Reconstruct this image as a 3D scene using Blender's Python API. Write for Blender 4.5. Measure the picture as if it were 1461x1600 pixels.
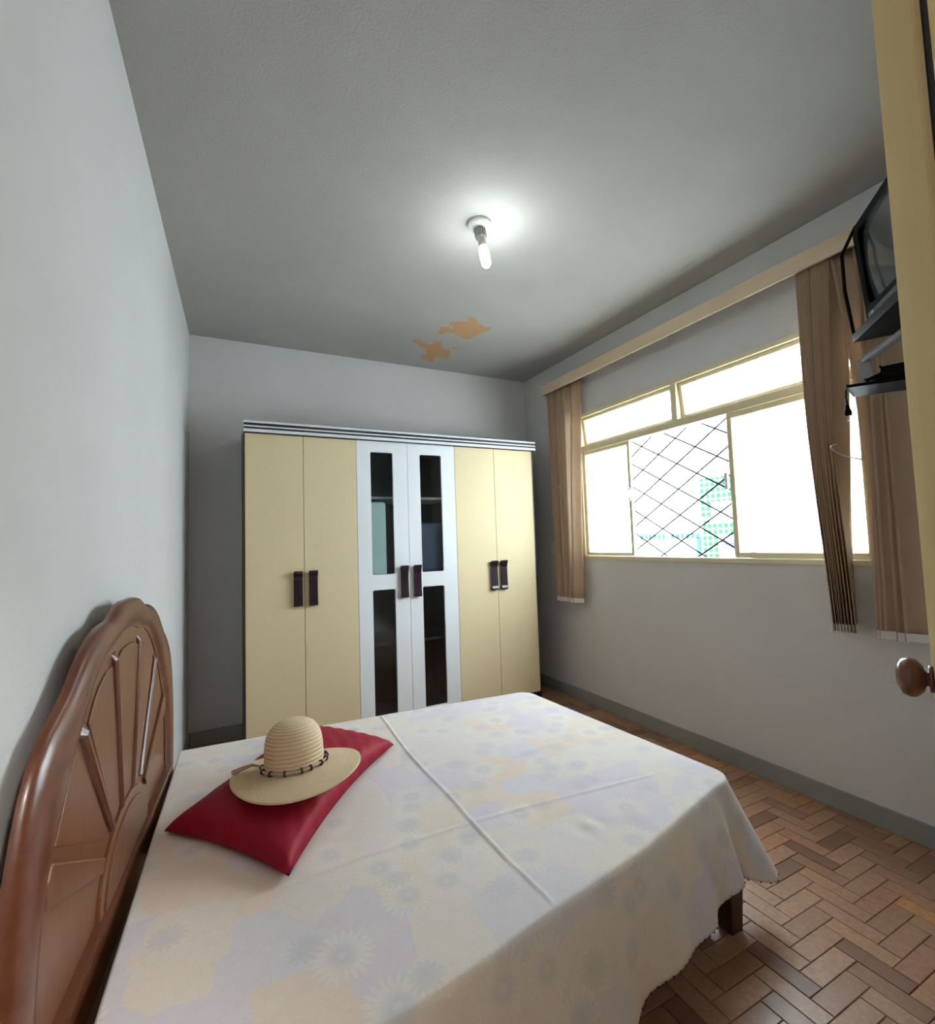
import bpy, bmesh, math, random
from mathutils import Vector, Matrix
random.seed(7)
for o in list(bpy.data.objects): bpy.data.objects.remove(o, do_unlink=True)
S = bpy.context.scene
COL = S.collection
# ---------------------------------------------------------------- camera
CAM = Vector((.2635, 0.0, 1.3415)); YAW, PIT, ROL, FPX = .4672, .0619, -.0325, 752.14
cd = bpy.data.cameras.new('camera'); cam = bpy.data.objects.new('camera', cd); COL.objects.link(cam)
cd.sensor_fit = 'HORIZONTAL'; cd.sensor_width = 36; cd.lens = FPX / 1461 * 36; cd.clip_start = .02; cd.clip_end = 200
fw = Vector((math.sin(YAW)*math.cos(PIT), math.cos(YAW)*math.cos(PIT), math.sin(PIT)))
rt = Vector((math.cos(YAW), -math.sin(YAW), 0)); up = rt.cross(fw)
r2 = rt*math.cos(ROL) + up*math.sin(ROL); u2 = up*math.cos(ROL) - rt*math.sin(ROL)
m = Matrix((r2, u2, -fw)).transposed().to_4x4(); m.translation = CAM
cam.matrix_world = m; S.camera = cam
# ---------------------------------------------------------------- light
W = bpy.data.worlds.new('sky'); S.world = W; W.use_nodes = True
bg = W.node_tree.nodes['Background']; bg.inputs[0].default_value = (.80, .93, 1, 1); bg.inputs[1].default_value = 7.0
S.view_settings.view_transform = 'Standard'; S.view_settings.look = 'None'; S.view_settings.gamma = 1
S.view_settings.exposure = 1.66; S.view_settings.use_curve_mapping = False
S.cycles.max_bounces = 12; S.cycles.diffuse_bounces = 8; S.cycles.transparent_max_bounces = 16
S.cycles.sample_clamp_indirect = 6; S.cycles.caustics_reflective = False; S.cycles.caustics_refractive = False
def area(name, loc, rot, sx, sy, power, color=(1, 1, 1), portal=False):
    l = bpy.data.lights.new(name, 'AREA'); l.shape = 'RECTANGLE'; l.size = sx; l.size_y = sy; l.energy = power; l.color = color
    l.cycles.is_portal = portal
    o = bpy.data.objects.new(name, l); COL.objects.link(o); o.location = loc; o.rotation_euler = rot; return o
area('window_portal', (3.13, 2.16, 1.77), (0, math.radians(90), 0), 1.3, 2.1, 1, portal=True)
BULB_STRENGTH = 40.0
HALL_FILL = 85.0  # strength of the added, unseen hallway fill light
# ---------------------------------------------------------------- materials
class NT:
    def __init__(s, name):
        s.m = bpy.data.materials.new(name); s.m.use_nodes = True; s.t = s.m.node_tree
        s.b = s.t.nodes['Principled BSDF']; s.out = s.t.nodes['Material Output']
    def n(s, typ, **kw):
        x = s.t.nodes.new(typ)
        for k, v in kw.items():
            if isinstance(k, str) and hasattr(x, k): setattr(x, k, v)
        return x
    def l(s, a, b): s.t.links.new(a, b)
    def val(s, k, v): s.b.inputs[k].default_value = v
    def math(s, op, a, b=None, c=None):
        x = s.n('ShaderNodeMath', operation=op)
        for i, v in enumerate((a, b, c)):
            if v is None: continue
            if isinstance(v, (int, float)): x.inputs[i].default_value = v
            else: s.l(v, x.inputs[i])
        return x.outputs[0]
    def mix(s, f, a, b):
        x = s.n('ShaderNodeMix', data_type='RGBA')
        for i, v in ((0, f), (6, a), (7, b)):
            if isinstance(v, (int, float)): x.inputs[i].default_value = v
            elif isinstance(v, tuple): x.inputs[i].default_value = v + (1,) if len(v) == 3 else v
            else: s.l(v, x.inputs[i])
        return x.outputs[2]
    def ramp(s, f, stops):
        x = s.n('ShaderNodeValToRGB'); e = x.color_ramp.elements
        while len(e) < len(stops): e.new(.5)
        for i, (p, c) in enumerate(stops): e[i].position = p; e[i].color = tuple(c) + (1,)
        s.l(f, x.inputs[0]); return x.outputs[0]
    def noise(s, vec, scale, detail=4, rough=.5, dist=0):
        x = s.n('ShaderNodeTexNoise'); x.inputs['Scale'].default_value = scale; x.inputs['Detail'].default_value = detail
        x.inputs['Roughness'].default_value = rough; x.inputs['Distortion'].default_value = dist
        if vec is not None: s.l(vec, x.inputs['Vector'])
        return x.outputs[0]
    def coord(s, which='Object', scale=None, rot=None):
        c = s.n('ShaderNodeTexCoord').outputs[which]
        if scale or rot:
            mp = s.n('ShaderNodeMapping'); s.l(c, mp.inputs[0])
            if scale: mp.inputs['Scale'].default_value = scale
            if rot: mp.inputs['Rotation'].default_value = rot
            c = mp.outputs[0]
        return c
    def bump(s, h, strength=.3, dist=.01):
        x = s.n('ShaderNodeBump'); x.inputs['Strength'].default_value = strength; x.inputs['Distance'].default_value = dist
        s.l(h, x.inputs['Height']); s.l(x.outputs[0], s.b.inputs['Normal']); return x
def plain(name, c, rough=.5, metal=0, var=.0, scale=20, spec=.5, bump=0):
    k = NT(name); k.val('Roughness', rough); k.val('Metallic', metal); k.val('Specular IOR Level', spec)
    co = k.coord()
    n = k.noise(co, scale)
    a = tuple(x*(1-var) for x in c); b = tuple(min(1, x*(1+var)) for x in c)
    k.l(k.mix(n, a, b), k.b.inputs['Base Color'])
    if bump: k.bump(k.noise(co, scale*6), bump, .002)
    return k.m
def plaster(name, c, c2, bump=.35, bs=90):
    k = NT(name); k.val('Roughness', .85); k.val('Specular IOR Level', .2)
    co = k.coord()
    n = k.noise(co, 1.3, 5, .6)
    k.l(k.mix(k.ramp(n, [(.3, (0, 0, 0)), (.7, (1, 1, 1))]), c, c2), k.b.inputs['Base Color'])
    h = k.math('ADD', k.noise(co, bs, 3, .6), k.noise(co, 6, 2))
    k.bump(h, bump, .006); return k.m
def wood(name, dark, light, rough=.35, axis=(1, 1, .08), scale=25, coat=.2):
    k = NT(name); k.val('Roughness', rough); k.val('Coat Weight', coat); k.val('Coat Roughness', .2)
    co = k.coord(scale=axis)
    n = k.noise(co, scale, 6, .65, 1.0)
    k.l(k.ramp(n, [(.3, dark), (.7, light)]), k.b.inputs['Base Color'])
    k.bump(n, .08, .002); return k.m
M = {}
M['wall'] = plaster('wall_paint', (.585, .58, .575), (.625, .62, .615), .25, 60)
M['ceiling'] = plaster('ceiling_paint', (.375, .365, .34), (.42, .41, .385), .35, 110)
M['base'] = plaster('skirting_paint', (.25, .25, .235), (.31, .31, .29), .2)
M['peel'] = plaster('bare_plaster', (.46, .27, .13), (.52, .32, .17), .5, 40)
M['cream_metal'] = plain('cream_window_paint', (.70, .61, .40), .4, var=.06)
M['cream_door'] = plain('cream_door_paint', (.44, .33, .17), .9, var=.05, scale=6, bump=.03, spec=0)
M['cream_mdf'] = plain('cream_laminate', (.69, .575, .36), .6, var=.03, scale=40, spec=.2)
M['white_mdf'] = plain('white_laminate', (.74, .76, .79), .5, var=.02, spec=.25)
M['dark_mdf'] = plain('tobacco_laminate', (.035, .018, .018), .4, var=.15)
M['black'] = plain('black_plastic', (.006, .006, .008), .4, var=.1, spec=.05)
M['handle'] = plain('dark_handle_plastic', (.018, .009, .014), .22, var=.1)
M['chrome'] = plain('steel', (.62, .62, .64), .3, 1, var=.05)
M['iron'] = plain('iron_bar', (.004, .0035, .004), .7, 0, var=.2, spec=.1)
M['headwood'] = wood('varnished_brown_wood', (.145, .050, .020), (.21, .078, .032), .4, (1, 1, .25), 30, .35)
M['framewood'] = wood('varnished_frame_wood', (.10, .027, .012), (.16, .050, .022), .32, (1, .3, 1), 22, .3)
M['legwood'] = wood('dark_leg_wood', (.02, .009, .006), (.05, .022, .014), .35)
M['knobwood'] = wood('knob_wood', (.09, .03, .018), (.17, .065, .035), .3)
M['white_plastic'] = plain('aged_white_plastic', (.72, .72, .68), .4, var=.05)
M['grey_ceramic'] = plain('grey_socket', (.42, .41, .37), .5, var=.2)
M['valance'] = wood('beige_valance_wood', (.60, .47, .32), (.68, .54, .38), .5, (1, .06, 1), 30, 0)
M['bead'] = plain('brown_bead', (.05, .025, .02), .3)
M['cordm'] = plain('cream_cord', (.55, .42, .32), .8)
M['tassel'] = plain('tassel_thread', (.42, .30, .25), .9, var=.2, scale=200)
M['matt'] = plain('mattress_fabric', (.6, .58, .52), .9)
M['mint'] = plain('mint_cloth', (.62, .80, .74), .9, var=.04)
M['navy'] = plain('navy_cloth', (.08, .10, .16), .9, var=.4, scale=6)
M['facade'] = plain('white_facade', (.8, .8, .82), .9)
M['pavement'] = plain('street_concrete', (.5, .5, .5), .9)
def emis(name, c, s):
    k = NT(name); k.val('Base Color', c + (1,)); k.val('Emission Color', c + (1,)); k.val('Emission Strength', s); return k.m
M['bulb'] = emis('lit_bulb', (.88, 1, .98), BULB_STRENGTH)
M['hall_fill_lamp'] = emis('hall_fill_glow', (1, .97, .9), HALL_FILL)
def glass(name, tint=(1, 1, 1), rib=0, refl=.06, diff=0):
    k = NT(name); t = k.t
    tr = k.n('ShaderNodeBsdfTransparent'); tr.inputs[0].default_value = tint + (1,)
    gl = k.n('ShaderNodeBsdfGlossy'); gl.inputs['Roughness'].default_value = .05
    mx = k.n('ShaderNodeMixShader'); mx.inputs[0].default_value = refl
    k.l(tr.outputs[0], mx.inputs[1]); k.l(gl.outputs[0], mx.inputs[2]); last = mx.outputs[0]
    if diff:
        tl = k.n('ShaderNodeBsdfTranslucent'); tl.inputs[0].default_value = (.95, .97, .95, 1)
        w = k.n('ShaderNodeTexWave', wave_type='BANDS', bands_direction='Y'); w.inputs['Scale'].default_value = 28
        k.l(k.coord(), w.inputs[0])
        m2 = k.n('ShaderNodeMixShader'); k.l(k.math('MULTIPLY', w.outputs[1], diff), m2.inputs[0])
        k.l(last, m2.inputs[1]); k.l(tl.outputs[0], m2.inputs[2]); last = m2.outputs[0]
    k.l(last, k.out.inputs[0]); return k.m
M['glass'] = glass('clear_glass'); M['frost'] = glass('diffusing_glass', diff=2.0); M['ribbed'] = glass('fluted_glass', diff=.7)  # the frost entry diffuses more strongly than the fluted one
k = NT('smoked_glass')
tr = k.n('ShaderNodeBsdfTransparent'); tr.inputs[0].default_value = (.92, .95, .96, 1)
rf = k.n('ShaderNodeBsdfRefraction'); rf.inputs['Roughness'].default_value = .22; rf.inputs['IOR'].default_value = 1.01; rf.inputs[0].default_value = (.93, .96, .97, 1)
gl = k.n('ShaderNodeBsdfGlossy'); gl.inputs['Roughness'].default_value = .12
m1 = k.n('ShaderNodeMixShader'); m1.inputs[0].default_value = .25; k.l(tr.outputs[0], m1.inputs[1]); k.l(rf.outputs[0], m1.inputs[2])
m2 = k.n('ShaderNodeMixShader'); m2.inputs[0].default_value = .035; k.l(m1.outputs[0], m2.inputs[1]); k.l(gl.outputs[0], m2.inputs[2])
k.l(m2.outputs[0], k.out.inputs[0]); M['smoked'] = k.m
# crt screen
k = NT('crt_glass'); k.val('Base Color', (.045, .05, .05, 1)); k.val('Roughness', .12); k.val('Specular IOR Level', .7); M['screen'] = k.m
# blind fabric: woven, translucent
def fabric_blind(name, c, c2):
    k = NT(name); co = k.coord(scale=(1, 1, 1))
    w = k.n('ShaderNodeTexWave', wave_type='BANDS', bands_direction='Z'); w.inputs['Scale'].default_value = 60; w.inputs['Distortion'].default_value = 4
    k.l(co, w.inputs[0]); n = k.noise(k.coord(scale=(1, 1, .3)), 60, 4)
    col = k.mix(k.math('MULTIPLY', k.math('ADD', w.outputs[1], n), .5), c, c2)
    d = k.n('ShaderNodeBsdfDiffuse'); t = k.n('ShaderNodeBsdfTranslucent'); k.l(col, d.inputs[0]); k.l(col, t.inputs[0])
    m = k.n('ShaderNodeMixShader'); m.inputs[0].default_value = .35; k.l(d.outputs[0], m.inputs[1]); k.l(t.outputs[0], m.inputs[2])
    k.l(m.outputs[0], k.out.inputs[0]); return k.m
M['blind'] = fabric_blind('brown_blind_fabric', (.52, .37, .25), (.66, .50, .36))
# parquet
k = NT('parquet'); k.val('Coat Weight', .35); k.val('Coat Roughness', .22)
gi = k.n('ShaderNodeNewGeometry').outputs['Random Per Island']
co = k.coord()
base = k.ramp(gi, [(0, (.22, .09, .05)), (.3, (.41, .195, .10)), (.6, (.54, .285, .15)), (.85, (.48, .22, .13)), (1, (.70, .33, .09))])
g = k.noise(k.coord(scale=(1, 1, 1)), 55, 6, .7, .5)
base = k.mix(k.math('MULTIPLY', k.ramp(g, [(.35, (0, 0, 0)), (.7, (1, 1, 1))]), .55), base, (.16, .08, .055))
wear = k.ramp(k.noise(co, 2.2, 5, .7), [(.35, (0, 0, 0)), (.65, (1, 1, 1))])
base = k.mix(k.math('MULTIPLY', wear, .25), base, (.36, .27, .23))
k.l(base, k.b.inputs['Base Color'])
k.l(k.math('MULTIPLY_ADD', k.noise(co, 14, 5, .7), .35, .18), k.b.inputs['Roughness'])
k.bump(k.noise(co, 70, 4), .1, .003); M['parquet'] = k.m
M['gap'] = plain('floor_gap', (.018, .01, .008), .8)
# bedspread: pastel patchwork with daisies
k = NT('floral_bedspread'); k.val('Roughness', .9); k.val('Specular IOR Level', .15); k.val('Sheen Weight', .15)
uv = k.n('ShaderNodeUVMap').outputs[0]
def wn(vec, w=0):
    x = k.n('ShaderNodeTexWhiteNoise', noise_dimensions='4D'); k.l(vec, x.inputs['Vector']); x.inputs['W'].default_value = w; return x
ns = k.n('ShaderNodeTexNoise'); ns.inputs['Scale'].default_value = 5; k.l(uv, ns.inputs['Vector'])
off = k.n('ShaderNodeVectorMath', operation='MULTIPLY_ADD'); k.l(ns.outputs['Color'], off.inputs[0]); off.inputs[1].default_value = (.06, .06, 0); k.l(uv, off.inputs[2])
vs = k.n('ShaderNodeTexVoronoi', distance='CHEBYCHEV'); vs.voronoi_dimensions = '2D'; vs.inputs['Scale'].default_value = 6.2; vs.inputs['Randomness'].default_value = .75
k.l(off.outputs[0], vs.inputs['Vector'])
patch = k.ramp(wn(vs.outputs['Color'], 1).outputs[0], [(0, (.70, .67, .61)), (.22, (.73, .65, .53)), (.42, (.71, .68, .64)), (.56, (.74, .60, .47)), (.72, (.61, .62, .70)), (.85, (.62, .59, .70)), (1, (.69, .67, .63))])
for e in patch.node.color_ramp.elements: pass
patch.node.color_ramp.interpolation = 'CONSTANT'
patch = k.mix(k.math('MULTIPLY_ADD', k.noise(uv, 9, 5, .7), .9, -.15), patch, (.70, .68, .655))
def daisies(scale, rand, w, petals, petal_c, mid_c, col, keep=.5, rad=.34, mixf=.75):
    vf = k.n('ShaderNodeTexVoronoi'); vf.voronoi_dimensions = '2D'; vf.inputs['Scale'].default_value = scale; vf.inputs['Randomness'].default_value = rand
    k.l(uv, vf.inputs['Vector'])
    sc = k.n('ShaderNodeVectorMath', operation='SUBTRACT'); k.l(uv, sc.inputs[0]); k.l(vf.outputs['Position'], sc.inputs[1])
    sx = k.n('ShaderNodeSeparateXYZ'); k.l(sc.outputs[0], sx.inputs[0])
    ang = k.math('ARCTAN2', sx.outputs[1], sx.outputs[0])
    r = vf.outputs['Distance']
    rnd = wn(vf.outputs['Color'], w).outputs[0]
    pet = k.math('ABSOLUTE', k.math('SINE', k.math('MULTIPLY_ADD', ang, petals/2, k.math('MULTIPLY', rnd, 6))))
    edge = k.math('MULTIPLY_ADD', pet, rad*.4, rad*.6)
    inside = k.math('LESS_THAN', r, edge)
    on = k.math('GREATER_THAN', rnd, keep)
    core = k.ramp(k.math('DIVIDE', r, rad), [(.05, (.35, .35, .35)), (.2, (.85, .85, .85)), (.55, (0, 0, 0))])
    line = k.math('MULTIPLY', k.math('SUBTRACT', 1, pet), .25)
    pc = k.mix(line, petal_c, tuple(x*.82 for x in petal_c))
    pc = k.mix(core, pc, mid_c)
    return k.mix(k.math('MULTIPLY', k.math('MULTIPLY', inside, on), mixf), col, pc)
col = daisies(5.8, .85, 3, 21, (.74, .72, .67), (.52, .53, .63), patch, .35, .40, .72)
col = daisies(7.3, 1, 5, 13, (.54, .555, .61), (.46, .49, .58), col, .62, .30, .5)
fine = k.noise(uv, 42, 5, .7, 3.0)
mot = k.ramp(k.noise(uv, 26, 5, .75), [(.3, (.57, .55, .51)), (.5, (.68, .67, .64)), (.7, (.74, .735, .74))])
col = k.mix(.20, col, mot)
col = k.mix(k.math('MULTIPLY', k.ramp(fine, [(.47, (0, 0, 0)), (.5, (1, 1, 1)), (.53, (0, 0, 0))]), .35), col, (.52, .47, .40))
wm = k.n('ShaderNodeVectorMath', operation='MULTIPLY'); k.l(col, wm.inputs[0]); wm.inputs[1].default_value = (1.03, .965, .965); col = wm.outputs[0]
k.l(col, k.b.inputs['Base Color'])
wv = k.noise(k.coord('UV', scale=(1, 3, 1)), 220, 2)
k.bump(k.math('ADD', wv, k.math('MULTIPLY', k.noise(uv, 14, 3), 2.5)), .22, .003)
M['spread'] = k.m
# cushion
k = NT('crimson_satin'); k.val('Roughness', .6); k.val('Specular IOR Level', .2)
n = k.noise(k.coord(), 5); k.l(k.mix(n, (.25, .006, .02), (.36, .012, .035)), k.b.inputs['Base Color'])
w1 = k.n('ShaderNodeTexWave', wave_type='BANDS', bands_direction='X'); w1.inputs['Scale'].default_value = 6; w1.inputs['Distortion'].default_value = 3; w1.inputs['Detail'].default_value = 2
k.l(k.coord('Object'), w1.inputs[0])
k.bump(k.math('ADD', w1.outputs[1], k.math('MULTIPLY', k.noise(k.coord(), 18, 4), 2)), .3, .005); M['crimson'] = k.m
# straw
k = NT('straw'); k.val('Roughness', .75); k.val('Specular IOR Level', .25)
uvh = k.n('ShaderNodeUVMap').outputs[0]
wr = k.n('ShaderNodeTexWave', wave_type='BANDS', bands_direction='Y'); wr.inputs['Scale'].default_value = 1.0; wr.inputs['Distortion'].default_value = .3
mp = k.n('ShaderNodeMapping'); k.l(uvh, mp.inputs[0]); mp.inputs['Scale'].default_value = (12, 8, 1); k.l(mp.outputs[0], wr.inputs[0])
nn = k.noise(mp.outputs[0], 6, 4)
k.l(k.mix(k.math('MULTIPLY_ADD', nn, .5, k.math('MULTIPLY', wr.outputs[1], .5)), (.64, .47, .27), (.90, .73, .50)), k.b.inputs['Base Color'])
k.bump(k.math('ADD', wr.outputs[1], nn), .6, .004); M['straw'] = k.m
# tiles across the street
k = NT('green_mosaic'); k.val('Roughness', .9); k.val('Specular IOR Level', 0)
bt = k.n('ShaderNodeTexBrick'); bt.offset = 0; bt.inputs['Scale'].default_value = 1; bt.inputs['Brick Width'].default_value = .12; bt.inputs['Row Height'].default_value = .12
bt.inputs['Mortar Size'].default_value = .022; bt.inputs['Mortar'].default_value = (.075, .105, .085, 1)
bt.inputs['Color1'].default_value = (.018, .060, .028, 1); bt.inputs['Color2'].default_value = (.025, .075, .038, 1)
mp = k.n('ShaderNodeMapping'); mp.inputs['Rotation'].default_value = (0, math.radians(-90), math.radians(-90)); k.l(k.coord(), mp.inputs[0])
sx = k.n('ShaderNodeSeparateXYZ'); k.l(k.coord(), sx.inputs[0]); cx = k.n('ShaderNodeCombineXYZ'); k.l(sx.outputs[1], cx.inputs[0]); k.l(sx.outputs[2], cx.inputs[1])
k.l(cx.outputs[0], bt.inputs[0]); k.l(bt.outputs[0], k.b.inputs['Base Color']); M['green'] = k.m
M['teal'] = plain('teal_paint', (.03, .085, .08), .9, spec=0); M['lilac'] = plain('lilac_shutter', (.06, .06, .08), .9, spec=0); M['gate'] = plain('dark_gate', (.012, .01, .02), .9, spec=0)

# ---------------------------------------------------------------- mesh helpers
def link(name, bm, mat, parent=None, smooth=False, loc=None):
    me = bpy.data.meshes.new(name); bmesh.ops.recalc_face_normals(bm, faces=bm.faces); bm.to_mesh(me); bm.free()
    if smooth:
        for p in me.polygons: p.use_smooth = True
    mats = mat if isinstance(mat, (list, tuple)) else [mat]
    for q in mats: me.materials.append(M[q] if isinstance(q, str) else q)
    o = bpy.data.objects.new(name, me); COL.objects.link(o)
    if loc is not None:
        me.transform(Matrix.Translation(-Vector(loc))); o.location = loc
    if parent is not None:
        o.parent = parent
        if loc is None and parent.get('_w'): pass
        o.matrix_parent_inverse = Matrix.Identity(4)
        if parent.get('_world'):   # part geometry given in world coordinates
            pm = Matrix.Translation(Vector(parent['_loc'])) @ Matrix.Rotation(parent['_rz'], 4, 'Z')
            me.transform(pm.inverted())
    return o
def empty(name, loc=(0, 0, 0), rz=0, world=False, parent=None):
    o = bpy.data.objects.new(name, None); COL.objects.link(o); o.location = loc; o.rotation_euler = (0, 0, rz); o.empty_display_size = .1
    if world: o['_world'] = 1; o['_loc'] = list(loc); o['_rz'] = rz
    if parent: o.parent = parent
    return o
def tag(o, label, cat, group=None):
    o['label'] = label; o['category'] = cat
    if group: o['group'] = group
    return o
def struct(o): o['kind'] = 'structure'; return o
def sub(name, bm, mat, part, root=None, smooth=False):
    """sub-part: world/root-space geometry parented to a part mesh (part sits at its root's origin)"""
    o = link(name, bm, mat, None, smooth)
    if root is not None and root.get('_world'):
        pm = Matrix.Translation(Vector(root['_loc'])) @ Matrix.Rotation(root['_rz'], 4, 'Z')
        o.data.transform(pm.inverted())
    o.parent = part; return o
def BM(): return bmesh.new()
def box(bm, lo, hi, bev=0, seg=2):
    r = bmesh.ops.create_cube(bm, size=1); vs = r['verts']
    for v in vs: v.co = Vector([(lo[i]+hi[i])/2 + v.co[i]*(hi[i]-lo[i]) for i in range(3)])
    if bev:
        es = list({e for v in vs for e in v.link_edges}); bmesh.ops.bevel(bm, geom=es, offset=bev, segments=seg, affect='EDGES', profile=.5)
    return bm
def bar(bm, a, b, w, h, upv=(0, 0, 1), bev=0):
    a, b = Vector(a), Vector(b); d = (b-a); L = d.length; d.normalize(); upv = Vector(upv)
    s = d.cross(upv).normalized(); u = s.cross(d)
    r = bmesh.ops.create_cube(bm, size=1); vs = r['verts']; c = (a+b)/2
    for v in vs: p = v.co.copy(); v.co = c + d*p.x*L + s*p.y*w + u*p.z*h
    if bev:
        es = list({e for v in vs for e in v.link_edges}); bmesh.ops.bevel(bm, geom=es, offset=bev, segments=2, affect='EDGES')
def tube(bm, pts, r, seg=10, cap=True):
    pts = [Vector(p) for p in pts]; n = len(pts); rings = []; prev = None
    rr = r if isinstance(r, (list, tuple)) else [r]*n
    for i, p in enumerate(pts):
        d = (pts[min(i+1, n-1)] - pts[max(i-1, 0)]).normalized()
        if prev is None:
            a = Vector((0, 0, 1)) if abs(d.z) < .9 else Vector((1, 0, 0)); s = d.cross(a).normalized()
        else: s = (prev - d*prev.dot(d)).normalized()
        prev = s; t = d.cross(s)
        rings.append([bm.verts.new(p + (s*math.cos(2*math.pi*j/seg) + t*math.sin(2*math.pi*j/seg))*rr[i]) for j in range(seg)])
    for i in range(n-1):
        for j in range(seg): bm.faces.new((rings[i][j], rings[i][(j+1) % seg], rings[i+1][(j+1) % seg], rings[i+1][j]))
    if cap: bm.faces.new(rings[0]); bm.faces.new(rings[-1])
def lathe(bm, prof, seg=32, M4=None, uv=False):
    rings = []
    for r, z in prof:
        if r < 1e-5: rings.append([bm.verts.new((0, 0, z))])
        else: rings.append([bm.verts.new((r*math.cos(2*math.pi*j/seg), r*math.sin(2*math.pi*j/seg), z)) for j in range(seg)])
    if M4 is not None:
        for R in rings:
            for v in R: v.co = M4 @ v.co
    for a, b in zip(rings, rings[1:]):
        for j in range(seg):
            k2 = (j+1) % seg
            if len(a) == 1 and len(b) == 1: continue
            if len(a) == 1: bm.faces.new((a[0], b[j], b[k2]))
            elif len(b) == 1: bm.faces.new((a[j], a[k2], b[0]))
            else: bm.faces.new((a[j], a[k2], b[k2], b[j]))
    return rings
def prism(bm, pts, f, t0, t1):
    """polygon pts extruded; f(p, t) -> world position"""
    a = [bm.verts.new(f(p, t0)) for p in pts]; b = [bm.verts.new(f(p, t1)) for p in pts]
    n = len(pts)
    bm.faces.new(a); bm.faces.new(b[::-1])
    for i in range(n): bm.faces.new((a[i], b[i], b[(i+1) % n], a[(i+1) % n]))
def bevel_obj(o, w=.003, seg=2):
    md = o.modifiers.new('bevel', 'BEVEL'); md.width = w; md.segments = seg; md.limit_method = 'ANGLE'; return o
def catmull(P, n=6, closed=False):
    out = []; N = len(P); P = [Vector(p) for p in P]
    for i in range(N if closed else N-1):
        p0 = P[(i-1) % N] if closed or i > 0 else P[i]; p1 = P[i]; p2 = P[(i+1) % N]; p3 = P[(i+2) % N] if closed or i+2 < N else P[(i+1) % N]
        for j in range(n):
            t = j/n
            out.append(.5*((2*p1) + (p2-p0)*t + (2*p0-5*p1+4*p2-p3)*t*t + (3*p1-p0-3*p2+p3)*t**3))
    if not closed: out.append(P[-1])
    return out

# ================================================================ ROOM
RW, RD, H = 2.907, 3.908, 2.9
def lx(y): return -.07 + .0265*y          # the left wall runs slightly askew
# floor: herringbone blocks over a dark bed
bm = BM(); box(bm, (-.4, -1.6, -.06), (3.2, 4.1, -.004)); nb = len(bm.faces)
u = .064; g = .0011
def block(x0, y0, x1, y1):
    if x1 < -.2 or x0 > 3.0 or y1 < -.6 or y0 > 4.0: return
    z = random.uniform(-.0007, .0005); tx, ty = random.uniform(-.004, .004), random.uniform(-.004, .004)
    cx, cy = (x0+x1)/2, (y0+y1)/2
    def P(x, y, dz): return (x, y, z + dz + (x-cx)*tx + (y-cy)*ty)
    c = .0014
    lo = [bm.verts.new(P(x, y, -.006)) for x, y in ((x0+g, y0+g), (x1-g, y0+g), (x1-g, y1-g), (x0+g, y1-g))]
    mi = [bm.verts.new(P(x, y, -c)) for x, y in ((x0+g, y0+g), (x1-g, y0+g), (x1-g, y1-g), (x0+g, y1-g))]
    hi = [bm.verts.new(P(x, y, 0)) for x, y in ((x0+g+c, y0+g+c), (x1-g-c, y0+g+c), (x1-g-c, y1-g-c), (x0+g+c, y1-g-c))]
    fs = [bm.faces.new(hi)]
    for i in range(4):
        fs.append(bm.faces.new((lo[i], lo[(i+1) % 4], mi[(i+1) % 4], mi[i]))); fs.append(bm.faces.new((mi[i], mi[(i+1) % 4], hi[(i+1) % 4], hi[i])))
    for f in fs: f.material_index = 1
X0, Y0 = 2.148, .826
for i in range(-60, 40):
    for j in range(-50, 80):
        mm = (i-j) % 6
        if mm == 0: block(X0+i*u, Y0+j*u, X0+(i+3)*u, Y0+(j+1)*u)
        elif mm == 5: block(X0+i*u, Y0+j*u, X0+(i+1)*u, Y0+(j+3)*u)
fl = struct(link('floor', bm, ['gap', 'parquet']))
# ceiling with peeled patches
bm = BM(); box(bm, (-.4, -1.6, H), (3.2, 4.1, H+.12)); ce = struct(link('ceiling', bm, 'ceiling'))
PA = [(1.778, 2.895), (1.794, 2.877), (1.842, 2.9), (1.873, 2.909), (1.875, 2.953), (1.92, 2.957), (1.972, 2.981), (2.004, 2.956), (2.02, 3.009), (1.995, 3.043), (1.974, 3.076), (1.959, 3.145), (1.95, 3.204), (1.92, 3.212), (1.872, 3.193), (1.82, 3.177), (1.769, 3.161), (1.733, 3.176), (1.683, 3.221), (1.674, 3.164), (1.662, 3.099), (1.714, 3.077), (1.741, 3.112), (1.754, 3.095), (1.741, 3.054), (1.706, 3.046), (1.693, 3.018), (1.737, 2.981), (1.777, 2.956), (1.809, 2.936)]
PB = [(1.553, 3.363), (1.594, 3.359), (1.644, 3.404), (1.701, 3.421), (1.734, 3.394), (1.705, 3.352), (1.738, 3.339), (1.773, 3.33), (1.772, 3.365), (1.812, 3.417), (1.847, 3.459), (1.892, 3.455), (1.926, 3.515), (1.951, 3.596), (1.939, 3.639), (1.894, 3.619), (1.853, 3.636), (1.833, 3.659), (1.872, 3.723), (1.846, 3.75), (1.798, 3.721), (1.736, 3.699), (1.715, 3.661), (1.75, 3.616), (1.73, 3.55), (1.7, 3.505), (1.633, 3.476), (1.61, 3.445), (1.56, 3.425)]
PC = [(1.885, 3.40), (1.915, 3.39), (1.93, 3.41), (1.91, 3.425), (1.89, 3.418)]
for P in (PA, PB, PC):
    # ragged edge: add small in-between teeth
    Q = []
    for a, b in zip(P, P[1:]+P[:1]):
        Q.append(a); mx, my = (a[0]+b[0])/2, (a[1]+b[1])/2; Q.append((mx+random.uniform(-.008, .008), my+random.uniform(-.008, .008)))
    bm = BM(); prism(bm, Q, lambda p, t: (p[0], p[1], H-t), .0, .0012); o = link('peeled_patch', bm, 'peel', ce)
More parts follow.
